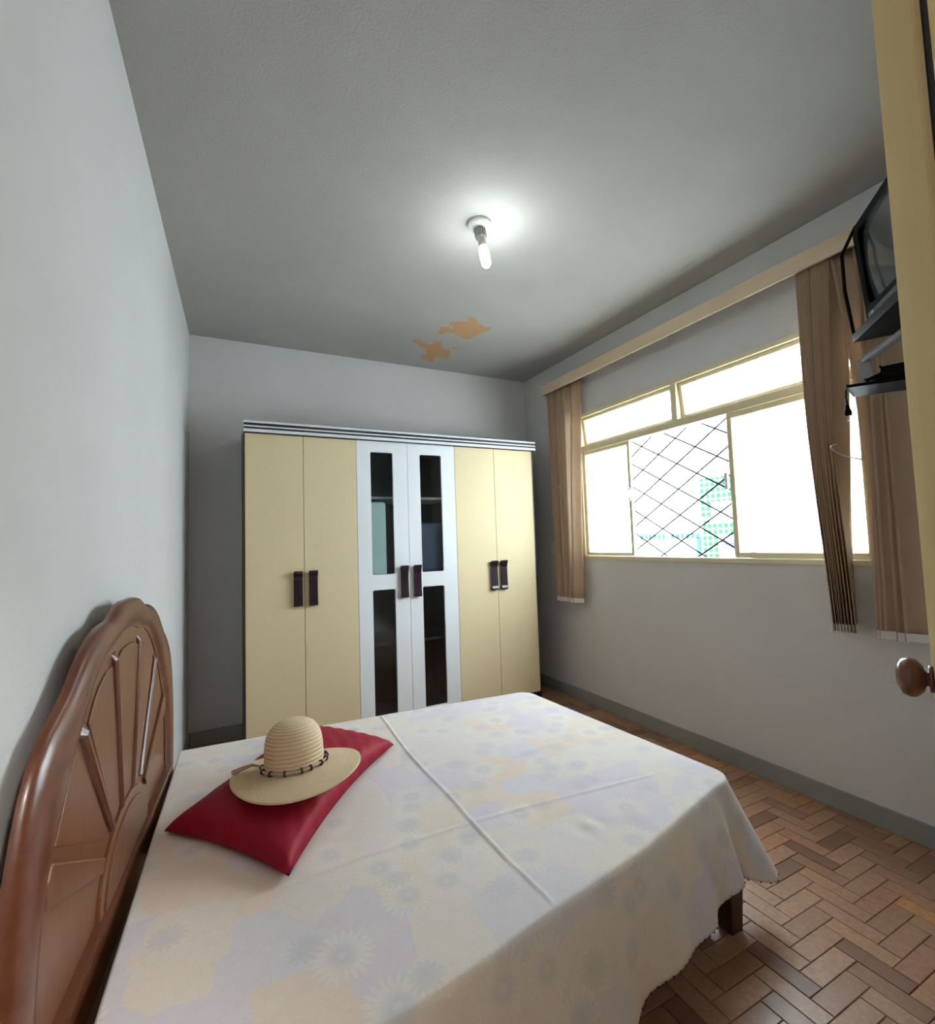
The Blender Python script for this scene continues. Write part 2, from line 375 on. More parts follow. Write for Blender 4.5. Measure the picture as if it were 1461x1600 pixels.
# walls
bm = BM(); prism(bm, [(lx(-1.6), -1.6), (lx(4.1), 4.1), (-.5, 4.1), (-.5, -1.6)], lambda p, t: (p[0], p[1], t), 0, H)
struct(link('wall_left', bm, 'wall'))
bm = BM(); box(bm, (-.2, RD, 0), (3.12, RD+.15, H)); struct(link('wall_back', bm, 'wall'))
WY0, WY1, WZ0, WZ1, WT = 1.09, 3.125, 1.175, 2.365, .16
bm = BM()
box(bm, (RW, -.1, 0), (RW+WT, RD, WZ0)); box(bm, (RW, -.1, WZ1), (RW+WT, RD, H))
box(bm, (RW, -.1, WZ0), (RW+WT, WY0, WZ1)); box(bm, (RW, WY1, WZ0), (RW+WT, RD, WZ1))
struct(link('wall_right', bm, 'wall'))
bm = BM(); box(bm, (.80, -.02, 0), (RW, .10, H)); box(bm, (-.1, -.02, 2.3), (.80, .10, H)); struct(link('wall_front', bm, 'wall'))
bm = BM(); box(bm, (-.15, -1.45, 0), (2.2, -1.3, H)); struct(link('wall_hall_end', bm, 'wall'))
bm = BM(); box(bm, (2.1, -1.3, 0), (2.25, -.02, H)); struct(link('wall_hall_side', bm, 'wall'))
for nm, lo, hi in (('baseboard_right', (RW-.016, .1, 0), (RW, RD, .094)), ('baseboard_back', (.02, RD-.016, 0), (RW-.016, RD, .094))):
    bm = BM(); box(bm, lo, hi, .003); struct(link(nm, bm, 'base'))
bm = BM(); prism(bm, [(lx(.1), .1), (lx(3.89), 3.89), (lx(3.89)+.016, 3.89), (lx(.1)+.016, .1)], lambda p, t: (p[0], p[1], t), 0, .094); struct(link('baseboard_left', bm, 'base'))
# door frame and leaf (opened into the room)
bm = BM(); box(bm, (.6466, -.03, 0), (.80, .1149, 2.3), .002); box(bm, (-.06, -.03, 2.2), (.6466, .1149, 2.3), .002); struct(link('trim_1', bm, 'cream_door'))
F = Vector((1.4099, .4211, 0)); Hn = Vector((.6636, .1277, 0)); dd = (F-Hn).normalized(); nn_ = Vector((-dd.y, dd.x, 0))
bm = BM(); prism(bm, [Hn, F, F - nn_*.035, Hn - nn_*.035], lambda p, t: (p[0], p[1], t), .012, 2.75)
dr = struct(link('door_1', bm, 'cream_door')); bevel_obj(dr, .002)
bm = BM(); prism(bm, [Hn + dd*.003 - nn_*.004, Hn + dd*.06 - nn_*.004, Vector((.74, .1152, 0)), Vector((.652, .1152, 0))], lambda p, t: (p[0], p[1], t), .02, 2.29); link('gap_shade_strip', bm, 'iron', dr)  # dark strip standing in for the shade between leaf and frame
kc = F - dd*.085
bm = BM(); base = Vector((kc.x, kc.y, 1.084))
R = Matrix.Translation(base) @ nn_.to_track_quat('Z', 'Y').to_matrix().to_4x4()
lathe(bm, [(0, -.0005), (.022, 0), (.022, .006), (.012, .006), (.012, .010), (.022, .013), (.031, .022), (.033, .031), (.029, .041), (.016, .048), (0, .049)], 28, R)
link('door_knob', bm, 'knobwood', dr, True)

# ================================================================ WINDOW
win = empty('window_1', (RW, 2.14, WZ0)); struct(win); win['_world'] = 1; win['_loc'] = [RW, 2.14, WZ0]; win['_rz'] = 0
xf0, xf1 = RW-.012, RW+.06
YM = 2.165; ZT0, ZT1 = 2.045, 2.095
bm = BM()
for lo, hi in (((xf0, WY0, WZ0-.006), (xf1, WY1, WZ0+.022)), ((xf0, WY0, WZ1-.03), (xf1, WY1, WZ1)), ((xf0, WY0, WZ0), (xf1, WY0+.03, WZ1)), ((xf0, WY1-.028, WZ0), (xf1, WY1, WZ1)), ((xf0+.002, WY0, ZT0), (xf1, WY1, ZT1)), ((xf0+.002, YM-.022, ZT1), (xf1, YM+.022, WZ1))):
    box(bm, lo, hi, .003)
struct(link('window_frame', bm, 'cream_metal', win))
def sash(name, y0, y1, z0, z1, x, w=.028, tilt=0, mat='cream_metal', gm='glass', d=.022):
    bm = BM(); P = lambda y, z, dx: None
    for lo, hi in (((x, y0, z0), (x+d, y0+w, z1)), ((x, y1-w, z0), (x+d, y1, z1)), ((x, y0+w, z0), (x+d, y1-w, z0+w)), ((x, y0+w, z1-w), (x+d, y1-w, z1))): box(bm, lo, hi, .0025)
    T = Matrix.Translation((x, 0, z1)) @ Matrix.Rotation(tilt, 4, 'Y') @ Matrix.Translation((-x, 0, -z1))
    bm.transform(T); f = link(name, bm, mat, win)
    bm = BM(); box(bm, (x+d*.4, y0+w, z0+w), (x+d*.4+.004, y1-w, z1-w)); bm.transform(T); sub('pane', bm, gm, f, win); return f
# tilting transom sashes pushed outward at the bottom
sash('transom_sash', YM+.024, WY1-.03, ZT1+.004, WZ1-.032, RW+.012, .022, math.radians(-7), gm='ribbed')
sash('transom_sash', WY0+.032, YM-.024, ZT1+.004, WZ1-.032, RW+.012, .022, math.radians(-7), gm='ribbed')
# lower: fixed left, open centre, slid sashes right
s1 = sash('sash', 2.585, WY1-.03, WZ0+.024, ZT0, RW+.004, .026, gm='ribbed')
s2 = sash('sash', 1.13, 1.815, WZ0+.024, ZT0, RW+.004, .030, gm='frost')
s3 = sash('sash', 1.12, 1.735, WZ0+.024, ZT0, RW+.032, .040, mat='chrome', gm='frost')
bm = BM(); box(bm, (RW-.006, 2.590, 1.60), (RW+.004, 2.606, 1.70), .003); box(bm, (RW-.02, 2.594, 1.63), (RW-.006, 2.602, 1.675), .002); sub('latch', bm, 'chrome', s1, win)
bm = BM(); box(bm, (RW-.010, 1.822, 1.60), (RW+.006, 1.842, 1.70), .003); box(bm, (RW-.024, 1.826, 1.63), (RW-.010, 1.838, 1.645), .002); sub('latch', bm, 'chrome', s2, win)
# security lattice outside
bm = BM(); xg = 3.10; dy_, dz_ = .3085, .181; ny0, nz0 = 2.177, 1.750
k_ = dz_/dy_
for sgn in (1, -1):
    for n in range(-20, 21):
        c0 = nz0 - sgn*k_*ny0 + n*dz_   # z = sgn*k*y + c0
        pts = []
        for y in (1.10, 3.20):
            z = sgn*k_*y + c0; pts.append((y, z))
        (ya, za), (yb, zb) = pts
        def clipz(ya, za, yb, zb):
            lo, hi = 1.12, 2.42; t0, t1 = 0, 1; dz = zb-za
            for q, s in ((lo, 1), (hi, -1)):
                if (za-q)*s < 0 and (zb-q)*s < 0: return None
                t = (q-za)/dz
                if (za-q)*s < 0: t0 = max(t0, t)
                if (zb-q)*s < 0: t1 = min(t1, t)
            return (ya+(yb-ya)*t0, za+dz*t0, ya+(yb-ya)*t1, za+dz*t1) if t1 > t0 else None
        c = clipz(ya, za, yb, zb)
        if c: tube(bm, [(xg+.004*sgn, c[0], c[1]), (xg+.004*sgn, c[2], c[3])], .0056, 8)
for a, b in (((xg, 1.10, 1.12), (xg, 3.20, 1.12)), ((xg, 1.10, 2.42), (xg, 3.20, 2.42)), ((xg, 1.10, 1.12), (xg, 1.10, 2.42)), ((xg, 3.20, 1.12), (xg, 3.20, 2.42))): tube(bm, [a, b], .007, 8)
gr = tag(link('security_grille', bm, 'iron', loc=(xg, 2.15, 1.12)), 'dark diamond lattice security grille outside the window', 'window grille')
# ================================================================ OUTSIDE
nb_ = empty('neighbouring_building', (9, 6.3, -3), world=True); tag(nb_, 'white building across the street with green mosaic bands, seen through the window', 'building')
bm = BM(); box(bm, (9.02, -6, -3), (13, 20, 3.4)); link('wall', bm, 'facade', nb_)
bm = BM(); box(bm, (8.98, 5.2, 1.98), (9.03, 6.65, 2.47)); box(bm, (8.98, 6.46, 1.66), (9.03, 6.65, 1.98)); link('upper_tile_band', bm, 'green', nb_)
bm = BM(); box(bm, (8.98, 5.2, 1.30), (9.03, 6.62, 1.56)); box(bm, (8.98, 6.34, .2), (9.03, 6.64, 1.30)); box(bm, (8.98, 6.50, 1.56), (9.03, 6.62, 1.62)); link('lower_tile_band', bm, 'green', nb_)
bm = BM(); box(bm, (8.97, 5.2, 1.16), (9.03, 6.24, 1.22)); box(bm, (8.99, 5.2, 1.02), (9.03, 6.24, 1.15)); link('shutter', bm, 'lilac', nb_)
bm = BM()
for i in range(7): tube(bm, [(8.9, 5.4+i*.12, .2), (8.9, 5.4+i*.12, 1.1-i*.06)], .022, 6)
link('gate', bm, 'gate', nb_)
bm = BM()
for i in range(13):
    if i == 6: continue
    y = 8.25 - i*.125; box(bm, (8.98, y, 1.26), (9.03, y+.06, 1.37))
box(bm, (8.98, 6.72, .9), (9.03, 6.80, 1.28)); tt = link('teal_trim', bm, 'teal', nb_); tt['kind'] = 'stuff'
bm = BM(); box(bm, (3.3, -6, -3.1), (9.02, 20, -3)); struct(link('street', bm, 'pavement'))

# ================================================================ VALANCE + BLINDS
va = empty('blind_valance', (2.775, 2.15, 2.69), world=True); tag(va, 'long beige wooden valance on the wall above the window', 'valance')
bm = BM(); box(bm, (2.767, .70, 2.608), (2.782, 3.43, 2.694), .002); link('front_board', bm, 'valance', va)
bm = BM(); box(bm, (2.782, 3.415, 2.608), (RW, 3.43, 2.694), .001); link('end_board', bm, 'valance', va)
bm = BM(); box(bm, (2.80, .74, 2.645), (2.84, 3.40, 2.675), .003); link('track', bm, 'chrome', va)
for y in (2.19, 1.35, 3.05):
    bm = BM(); box(bm, (2.79, y-.012, 2.675), (RW, y+.012, 2.681)); box(bm, (RW-.005, y-.012, 2.62), (RW, y+.012, 2.68)); link('bracket', bm, 'chrome', va)
def sstep(a, b, x): t = max(0, min(1, (x-a)/(b-a))); return t*t*(3-2*t)
def vane(root, y, ang, mat, zb=.86, w=.089, x=2.822, bow=0, topdy=0, pinch=0, curve=.006, twist=0):
    """one fabric strip hanging from the track; ang = angle of its face from the wall-normal direction"""
    bm = BM(); z0, z1 = zb, 2.645; nz, nw = 22, 6; th = .0012
    fr, bk = [], []
    for i in range(nz+1):
        t = i/nz; z = z0+(z1-z0)*t
        yy = y + topdy*t + bow*math.sin(math.pi*t)
        a = ang + pinch*math.sin(math.pi*min(1, t*1.1)) + twist*sstep(0, .75, t)
        row, row2 = [], []
        for j in range(nw+1):
            s = (j/nw-.5)*w; c = curve*(1-(2*j/nw-1)**2)
            dx, dy = math.cos(a), math.sin(a)
            px, py = x+dx*s - dy*c, yy+dy*s + dx*c
            row.append(bm.verts.new((px, py, z))); row2.append(bm.verts.new((px-dy*th, py+dx*th, z)))
        fr.append(row); bk.append(row2)
    for i in range(nz):
        for j in range(nw):
            bm.faces.new((fr[i][j], fr[i][j+1], fr[i+1][j+1], fr[i+1][j])); bm.faces.new((bk[i][j], bk[i+1][j], bk[i+1][j+1], bk[i][j+1]))
    for i in range(nz):
        for j in (0, nw): bm.faces.new((fr[i][j], fr[i+1][j], bk[i+1][j], bk[i][j]))
    for j in range(nw):
        for i in (0, nz): bm.faces.new((fr[i][j], fr[i][j+1], bk[i][j+1], bk[i][j]))
    v = link('vane', bm, mat, root, True)
    # bottom weight
    bm = BM(); a = ang; dx, dy = math.cos(a), math.sin(a)
    bar(bm, (x-dx*w*.46, y-dy*w*.46, zb+.018), (x+dx*w*.46, y+dy*w*.46, zb+.018), .004, .034)
    sub('weight', bm, 'white_plastic', v, root)
def chain(root, ys, z, x=2.785):
    bm = BM(); P = []
    for a, b in zip(ys, ys[1:]):
        for q in range(6):
            t = q/6; P.append((x, a+(b-a)*t, z - .012*math.sin(math.pi*t)))
    P.append((x, ys[-1], z)); tube(bm, P, .0016, 6); link('bottom_chain', bm, 'white_plastic', root, True)
bl = empty('vertical_blind', (2.82, 3.2, .8), world=True); tag(bl, 'narrow pack of beige vertical blind strips at the wardrobe end of the window', 'vertical blind', None)
R_ = math.radians
for i, (y, a, td, bw, pn) in enumerate(((3.335, -48, .03, 0, 0), (3.300, -40, .03, 0, 0), (3.270, -30, .03, 0, 0), (3.235, -52, .0, .0, 0), (3.195, -40, .0, .0, 0), (3.165, -30, -.03, .0, .0), (3.115, -58, -.09, .02, .12))):
    vane(bl, y, R_(a), 'blind', .82, topdy=td, bow=bw, pinch=pn)
chain(bl, [3.33, 3.27, 3.2, 3.14, 3.09], .83)
br_ = empty('vertical_blind', (2.82, 1.15, .8), world=True); tag(br_, 'wide pack of brown vertical blind strips hanging beside the television', 'vertical blind', None)
for i in range(15):
    t = i/14; y = 1.275 - t*.085
    vane(br_, y, R_(random.uniform(0, 22)), 'blind', .875, topdy=.012-t*.055, bow=.010+.012*t, twist=R_(-58))
for y, a, td, bw in ((1.072, -60, .060, -.035), (1.06, -50, -.02, -.01), (1.04, -66, -.03, 0), (1.00, -52, -.02, 0), (.97, -62, 0, 0)):
    vane(br_, y, R_(a), 'blind', .865, topdy=td, bow=bw, curve=.010)
chain(br_, [1.29, 1.27, 1.25, 1.23, 1.21, 1.19, 1.17, 1.13, 1.09, 1.05, 1.01, .99], .875)
def hook(name, y, z, label, dirn=1):
    bm = BM(); box(bm, (RW-.006, y-.012, z-.03), (RW, y+.012, z+.03), .001)
    tube(bm, catmull([(RW-.004, y, z), (RW-.05, y+.02*dirn, z+.005), (RW-.10, y+.06*dirn, z+.03), (RW-.13, y+.075*dirn, z+.055), (RW-.145, y+.07*dirn, z+.07), (RW-.135, y+.055*dirn, z+.075)], 5), .004, 8)
    tag(link(name, bm, 'chrome', smooth=False, loc=(RW, y, z)), label, 'hook')
hook('tieback_hook', 3.165, 1.712, 'small steel tieback hook on the wall in front of the narrow beige blind')
hook('tieback_hook', 1.135, 1.66, 'small steel tieback hook showing in the gap of the wide brown blind', 1)
sw = empty('light_switch', (RW, 3.54, 1.26), world=True); tag(sw, 'white switch plate on the wall half hidden behind the narrow blind', 'switch')
bm = BM(); box(bm, (RW-.008, 3.505, 1.20), (RW, 3.575, 1.32), .003); link('plate', bm, 'white_plastic', sw)
bm = BM(); box(bm, (RW-.012, 3.53, 1.24), (RW-.008, 3.55, 1.28), .001); link('rocker', bm, 'white_plastic', sw)

# ================================================================ WARDROBE
wr = empty('wardrobe', (1.495, 3.65, 0), world=True); tag(wr, 'six-door wardrobe with cream outer doors and white glazed middle doors', 'wardrobe')
WX0, WX1, WF, WB, WTOP = .372, 2.625, 3.408, 3.89, 2.10
bm = BM()
box(bm, (WX0, WF+.004, 0), (WX0+.018, WB, WTOP)); box(bm, (WX1-.018, WF+.004, 0), (WX1, WB, WTOP))
box(bm, (WX0+.018, WF+.02, WTOP-.018), (WX1-.018, WB, WTOP)); box(bm, (WX0+.018, WF+.02, .06), (WX1-.018, WB, .078)); box(bm, (WX0+.018, WF+.03, 0), (WX1-.018, WF+.045, .06))
box(bm, (WX0+.018, WB-.006, .078), (WX1-.018, WB, WTOP-.018))
for x in (1.104, 1.883): box(bm, (x-.009, WF+.02, .078), (x+.009, WB-.006, WTOP-.018))
link('carcass', bm, 'dark_mdf', wr)
for z in (1.685, 1.10, .62):
    bm = BM(); box(bm, (1.113, WF+.03, z-.009), (1.874, WB-.01, z+.009)); link('shelf', bm, 'dark_mdf' if z < 1.5 else plain('shelf_laminate', (.35, .36, .40), .4), wr)
bm = BM()
for z0, z1 in ((2.104, 2.124), (2.137, 2.147), (2.164, 2.178)): box(bm, (WX0-.004, WF-.022, z0), (2.645, WF+.06, z1), .002)
co_ = link('cornice', bm, 'white_mdf', wr)
bm = BM(); box(bm, (WX0, WF-.018, 2.100), (2.637, WB, 2.176)); sub('groove', bm, plain('cornice_black', (.01, .01, .012), .4), co_, wr)
XB = [.376, .739, 1.103, 1.488, 1.881, 2.239, 2.613]
def handle(door, x0, x1, z0, z1):
    bm = BM(); y = WF
    xa, xb = x0, x1; prof = [(0, z0), (-.026, z0), (-.028, z0+.012), (-.024, z0+.03), (-.022, (z0+z1)/2), (-.022, z1-.055), (-.026, z1-.035), (-.036, z1-.012), (-.038, z1), (-.026, z1+.002), (0, z1-.012),
            (0, z1-.03), (-.012, z1-.03), (-.014, z1-.05), (-.012, (z0+z1)/2), (-.014, z0+.03), (-.012, z0+.02), (0, z0+.018)]
    prism(bm, prof, lambda p, t: (t, y+p[0], p[1]), xa, xb)
    sub('handle', bm, 'handle', door, wr)
def door_slab(x0, x1, mat):
    bm = BM(); box(bm, (x0+.0015, WF, .082), (x1-.0015, WF+.018, 2.098), .0015); return link('door', bm, mat, wr)
def door_glazed(x0, x1, px0, px1):
    bm = BM(); a, b = x0+.0015, x1-.0015
    for lo, hi in (((a, WF, .082), (px0, WF+.018, 2.098)), ((px1, WF, .082), (b, WF+.018, 2.098)), ((px0, WF, .082), (px1, WF+.018, .13)), ((px0, WF, 1.016), (px1, WF+.018, 1.125)), ((px0, WF, 2.018), (px1, WF+.018, 2.098))): box(bm, lo, hi)
    # rounded corners of the two openings
    r = .012
    for cx, sx in ((px0, 1), (px1, -1)):
        for cz, sz in ((.13, 1), (1.016, -1), (1.125, 1), (2.018, -1)):
            pts = [(cx, cz)] + [(cx+sx*(r-r*math.cos(t)), cz+sz*(r-r*math.sin(t))) for t in [i*math.pi/8 for i in range(5)]]
            prism(bm, pts, lambda p, t: (p[0], t, p[1]), WF, WF+.018)
    d = link('door', bm, 'white_mdf', wr)
    for z0, z1 in ((.13, 1.016), (1.125, 2.018)):
        bm = BM(); box(bm, (px0-.004, WF+.0181, z0-.004), (px1+.004, WF+.021, z1+.004)); sub('glass_pane', bm, 'smoked', d, wr)
    return d
ZH0, ZH1 = .950, 1.182
D = [door_slab(XB[0], XB[1], 'cream_mdf'), door_slab(XB[1], XB[2], 'cream_mdf'), door_glazed(XB[2], XB[3], 1.206, 1.374), door_glazed(XB[3], XB[4], 1.588, 1.765), door_slab(XB[4], XB[5], 'cream_mdf'), door_slab(XB[5], XB[6], 'cream_mdf')]
for d, x0 in zip(D, (.668, .766, 1.412, 1.514, 2.172, 2.262)):
    dx = 0; handle(d, x0, x0+.056, ZH0, ZH1)
# things kept inside
bm = BM(); box(bm, (1.13, WF+.023, 1.112), (1.325, WF+.30, 1.655), .022, 3); tag(link('cloth_bundle', bm, 'mint', smooth=True, loc=(1.22, WF+.15, 1.112)), 'pale mint cloth bundle behind the upper left glass pane of the wardrobe', 'cloth bundle')
bm = BM(); box(bm, (1.52, WF+.05, 1.112), (1.84, WF+.36, 1.50), .04, 3); tag(link('folded_cloth', bm, 'navy', smooth=True, loc=(1.68, WF+.2, 1.112)), 'dim dark blue folded cloth behind the upper right glass pane of the wardrobe', 'folded cloth')

# ================================================================ CEILING LAMP
L0 = Vector((1.381, 1.985, H)); lp = empty('ceiling_lamp', tuple(L0), world=True); tag(lp, 'bare lit bulb in a grey socket on a white ceiling rose', 'ceiling lamp')
bm = BM(); lathe(bm, [(0, 0), (.060, 0), (.060, -.006), (.057, -.014), (.045, -.022), (.03, -.028), (0, -.028)], 36, Matrix.Translation(L0)); link('ceiling_rose', bm, 'white_plastic', lp, True)
tb = Vector((rt.x*.16, rt.y*.16, -1)).normalized(); base = L0 + Vector((0, 0, -.026)); Q = Matrix.Translation(base) @ tb.to_track_quat('Z', 'Y').to_matrix().to_4x4()
bm = BM(); lathe(bm, [(0, -.002), (.020, 0), (.024, .006), (.026, .045), (.022, .06), (0, .06)], 24, Q)
for i in range(12):
    a = i*math.pi/6; tube(bm, [Q @ Vector((math.cos(a)*.0265, math.sin(a)*.0265, z)) for z in (.006, .048)], .0028, 6)
link('socket', bm, 'grey_ceramic', lp)
bm = BM(); lathe(bm, [(0, .058), (.017, .058), (.019, .064), (.019, .085), (.0205, .088), (.0205, .094), (0, .094)], 24, Q); link('bulb_base', bm, 'white_plastic', lp, True)
bm = BM(); lathe(bm, [(0, .094), (.017, .095), (.0225, .105), (.024, .125), (.0235, .165), (.020, .185), (.012, .197), (0, .20)], 24, Q); link('bulb', bm, 'bulb', lp, True)
hl = empty('hall_fill_lamp', (.9, -.75, H), world=True); tag(hl, 'added unseen fill light, a round ceiling fitting in the hallway behind the doorway', 'ceiling lamp')  # out of view, added to throw more light through the doorway
bm = BM(); lathe(bm, [(0, 0), (.12, 0), (.12, -.03), (.09, -.07), (0, -.08)], 24, Matrix.Translation((.9, -.75, H))); link('fill_shade', bm, 'hall_fill_lamp', hl, True)

# ================================================================ BED
ee = Vector((.072, 1.213, 0)).normalized(); en = Vector((ee.y, -ee.x, 0)); P0 = Vector((-.012, 1.144, 0))
SC = 1.6
def bw(t, s, z): return P0 + ee*(s-1.144) + en*t + Vector((0, 0, z))
RZ = math.atan2(en.y, en.x); bo = bw(.0, SC, 0)
bed = empty('double_bed', tuple(bo), RZ, world=True); tag(bed, 'double bed with a carved brown fan headboard against the left wall', 'bed')
outer = [(0, 1.216), (.06, 1.216), (.11, 1.210), (.145, 1.196), (.175, 1.182), (.21, 1.180), (.26, 1.176), (.31, 1.163), (.36, 1.140), (.405, 1.110), (.445, 1.082), (.49, 1.060), (.535, 1.040), (.575, 1.012), (.61, .968), (.635, .915), (.655, .86), (.668, .79), (.674, .70), (.676, .58), (.676, .30), (.676, 0)]
inner = [(0, 1.140), (.05, 1.138), (.09, 1.130), (.13, 1.118), (.175, 1.112), (.21, 1.108), (.26, 1.088), (.31, 1.058), (.355, 1.022), (.395, .982), (.43, .942), (.46, .902), (.49, .862), (.515, .825), (.535, .782), (.55, .735), (.562, .68), (.570, .62), (.574, .56), (.576, .50), (.576, .28), (.576, 0)]
hb = None
bw_true = bw
def bw(t, s, z): return bw_true(t+.009, s, z)
# panel (flat board behind the beads)
bm = BM(); pts = [(a, z) for a, z in inner if z >= .45]; pts = [(-a-.01*(a > 0), z+.005) for a, z in pts[::-1]] + [(a+.01, z+.005) for a, z in pts[1:]]
prism(bm, pts, lambda p, t: bw(t, SC+p[0], p[1]), -.014, .001); hb = link('headboard', bm, 'headwood', bed)
# rounded frame swept between outer and inner profile
bm = BM(); secs = []
full = [(-o_[0], o_[1], -i_[0], i_[1]) for o_, i_ in zip(outer[::-1], inner[::-1])] + [(o_[0], o_[1], i_[0], i_[1]) for o_, i_ in zip(outer[1:], inner[1:])]
prof = [(0, -.009), (0, .001), (.05, .010), (.18, .018), (.4, .022), (.62, .020), (.8, .013), (.86, .006), (1, .004), (1, -.009)]
for oa, oz, ia, iz in full:
    secs.append([bm.verts.new(bw(d, SC+oa+(ia-oa)*q, oz+(iz-oz)*q)) for q, d in prof])
for a, b in zip(secs, secs[1:]):
    for j in range(len(prof)): j2 = (j+1) % len(prof); bm.faces.new((a[j], a[j2], b[j2], b[j]))
bm.faces.new(secs[0]); bm.faces.new(secs[-1][::-1])
frm = sub('headboard_frame', bm, 'framewood', hb, bed, True)
md = frm.modifiers.new('split', 'EDGE_SPLIT'); md.split_angle = R_(50)
# bottom rail and hub
bm = BM(); 
def bbox(t0, t1, s0, s1, z0, z1, bev=.004):
    vs = bmesh.ops.create_cube(bm, size=1)['verts']
    for v in vs: v.co = bw(t0+(v.co.x+.5)*(t1-t0), s0+(v.co.y+.5)*(s1-s0), z0+(v.co.z+.5)*(z1-z0))
    bmesh.ops.bevel(bm, geom=list({e for v in vs for e in v.link_edges}), offset=bev, segments=2, affect='EDGES')
bbox(-.014, .014, SC-.60, SC+.60, .475, .525); bbox(-.012, .022, SC-.62, SC+.62, .522, .540, .003); bbox(-.014, .010, SC-.60, SC+.60, .40, .475)
sub('bottom_rail', bm, 'framewood', hb, bed)
bm = BM(); hubp = [(.245*math.cos(t), .535+.165*math.sin(t)) for t in [i*math.pi/20 for i in range(21)]]
prism(bm, hubp, lambda p, t: bw(t, SC+p[0], p[1]), .0, .010)
hp2 = [(.215*math.cos(t), .535+.14*math.sin(t)) for t in [i*math.pi/20 for i in range(21)]]
prism(bm, hp2, lambda p, t: bw(t, SC+p[0], p[1]), .009, .014)
o = sub('fan_hub', bm, 'headwood', hb, bed); bevel_obj(o, .004)
# sunburst: wedges between bead ribs
rays_ = [((-.363, .992), (-.145, .690)), ((-.13, 1.098), (-.055, .697)), ((.13, 1.098), (.055, .697)), ((.363, .992), (.145, .690))]
for a, b in rays_:
    bm = BM(); n_ = 2
    A, B = Vector((a[0], a[1])), Vector((b[0], b[1])); d = (B-A).normalized(); q = Vector((-d.y, d.x)); wA, wB = .017, .010
    secs = []
    for P, w in ((A, wA), (A+(B-A)*.04, wA), (B, wB)):
        top = 0 if P is A else 1
        secs.append([bm.verts.new(bw(.000+ht*(1 if top else .3), SC+P.x+q.x*w*f, P.y+q.y*w*f)) for f, ht in ((-1, 0), (-.8, .008), (-.3, .013), (.3, .013), (.8, .008), (1, 0))])
    for s0, s1 in zip(secs, secs[1:]):
        for j in range(6): j2 = (j+1) % 6; bm.faces.new((s0[j], s0[j2], s1[j2], s1[j]))
    bm.faces.new(secs[0]); bm.faces.new(secs[-1])
    sub('rib', bm, 'framewood', hb, bed)
# two raised fields beside the centre field, with the arched head moulding
def field(pts, d0, d1):
    bm = BM(); prism(bm, pts, lambda p, t: bw(t, SC+p[0], p[1]), d0, d1); o = sub('panel_field', bm, 'headwood', hb, bed); bevel_obj(o, .003); return o
field([(-.115, 1.075), (-.06, 1.092), (0, 1.096), (.06, 1.092), (.115, 1.075), (.05, .70), (-.05, .70)], .0, .006)
for sg in (-1, 1):
    field([(sg*a, z) for a, z in ((.150, 1.070), (.20, 1.066), (.25, 1.048), (.29, 1.022), (.322, .990), (.125, .69), (.070, .705))], .0, .0055)
    field([(sg*a, z) for a, z in ((.385, .965), (.42, .925), (.455, .875), (.49, .835), (.175, .680), (.16, .690))], .0, .0035)
    field([(sg*a, z) for a, z in ((.518, .822), (.535, .80), (.545, .762), (.225, .630), (.205, .655))], .0, .010)
# rails, legs, mattress
bw = bw_true
def quad_world(bm, pts, z0, z1): prism(bm, pts, lambda p, t: (p[0], p[1], t), z0, z1)
LEGS = {'nf': Vector((1.800, 1.160, 0)), 'ff': Vector((1.76, 2.26, 0))}
nh, fh = bw(.03, 1.0, 0), bw(.03, 2.24, 0)
for nm, a, b in (('side_rail', nh, LEGS['nf']), ('side_rail', fh, LEGS['ff']), ('foot_rail', LEGS['nf'], LEGS['ff'])):
    bm = BM(); bar(bm, Vector(a)+Vector((0, 0, .27)), Vector(b)+Vector((0, 0, .27)), .03, .10, bev=.004); link(nm, bm, 'legwood', bed)
bm = BM()
for i in range(12):
    f = (i+.5)/12; a = nh.lerp(LEGS['nf'], f); b = fh.lerp(LEGS['ff'], f); bar(bm, (a.x, a.y, .315), (b.x, b.y, .315), .07, .016)
link('slat', bm, 'legwood', bed)
for p in LEGS.values():
    bm = BM(); w0, w1 = .028, .036
    vs = []
    for z, w in ((0, w0), (.20, w1), (.30, w1)):
        vs.append([bm.verts.new((p.x+sx*w, p.y+sy*w, z)) for sx, sy in ((-1, -1), (1, -1), (1, 1), (-1, 1))])
    for a, b in zip(vs, vs[1:]):
        for j in range(4): bm.faces.new((a[j], a[(j+1) % 4], b[(j+1) % 4], b[j]))
    bm.faces.new(vs[0]); bm.faces.new(vs[-1]); o = link('leg', bm, 'legwood', bed); bevel_obj(o, .004)
bm = BM(); quad_world(bm, [bw(.07, 1.0, 0), (1.73, 1.22), (1.67, 2.22), bw(.07, 2.33, 0)], .325, .478); mt = link('mattress', bm, 'matt', bed); bevel_obj(mt, .03, 3)

# ================================================================ BEDSPREAD
ZB = .5
near = catmull([(.045, .93, 0), (.15, .895, 0), (.35, .875, 0), (.60, .885, 0), (.914, .942, 0), (1.245, .996, 0), (1.5, 1.060, 0), (1.70, 1.112, 0), (1.850, 1.140, 0)], 12)
def arc_resample(P, n):
    L = [0]
    for a, b in zip(P, P[1:]): L.append(L[-1]+(b-a).length)
    out = []
    for i in range(n+1):
        s = L[-1]*i/n; j = 0
        while j < len(L)-2 and L[j+1] < s: j += 1
        t = (s-L[j])/max(1e-9, L[j+1]-L[j]); out.append(P[j].lerp(P[j+1], t))
    return out
NU, NV = 320, 220
N_ = arc_resample(near, NU); F_ = [Vector((.092, 2.440, 0)).lerp(Vector((1.775, 2.325, 0)), i/NU) for i in range(NU+1)]
F_ = [p + Vector((0, .012*math.sin(math.pi*i/NU), 0)) for i, p in enumerate(F_)]
RC, RE = .07, .016
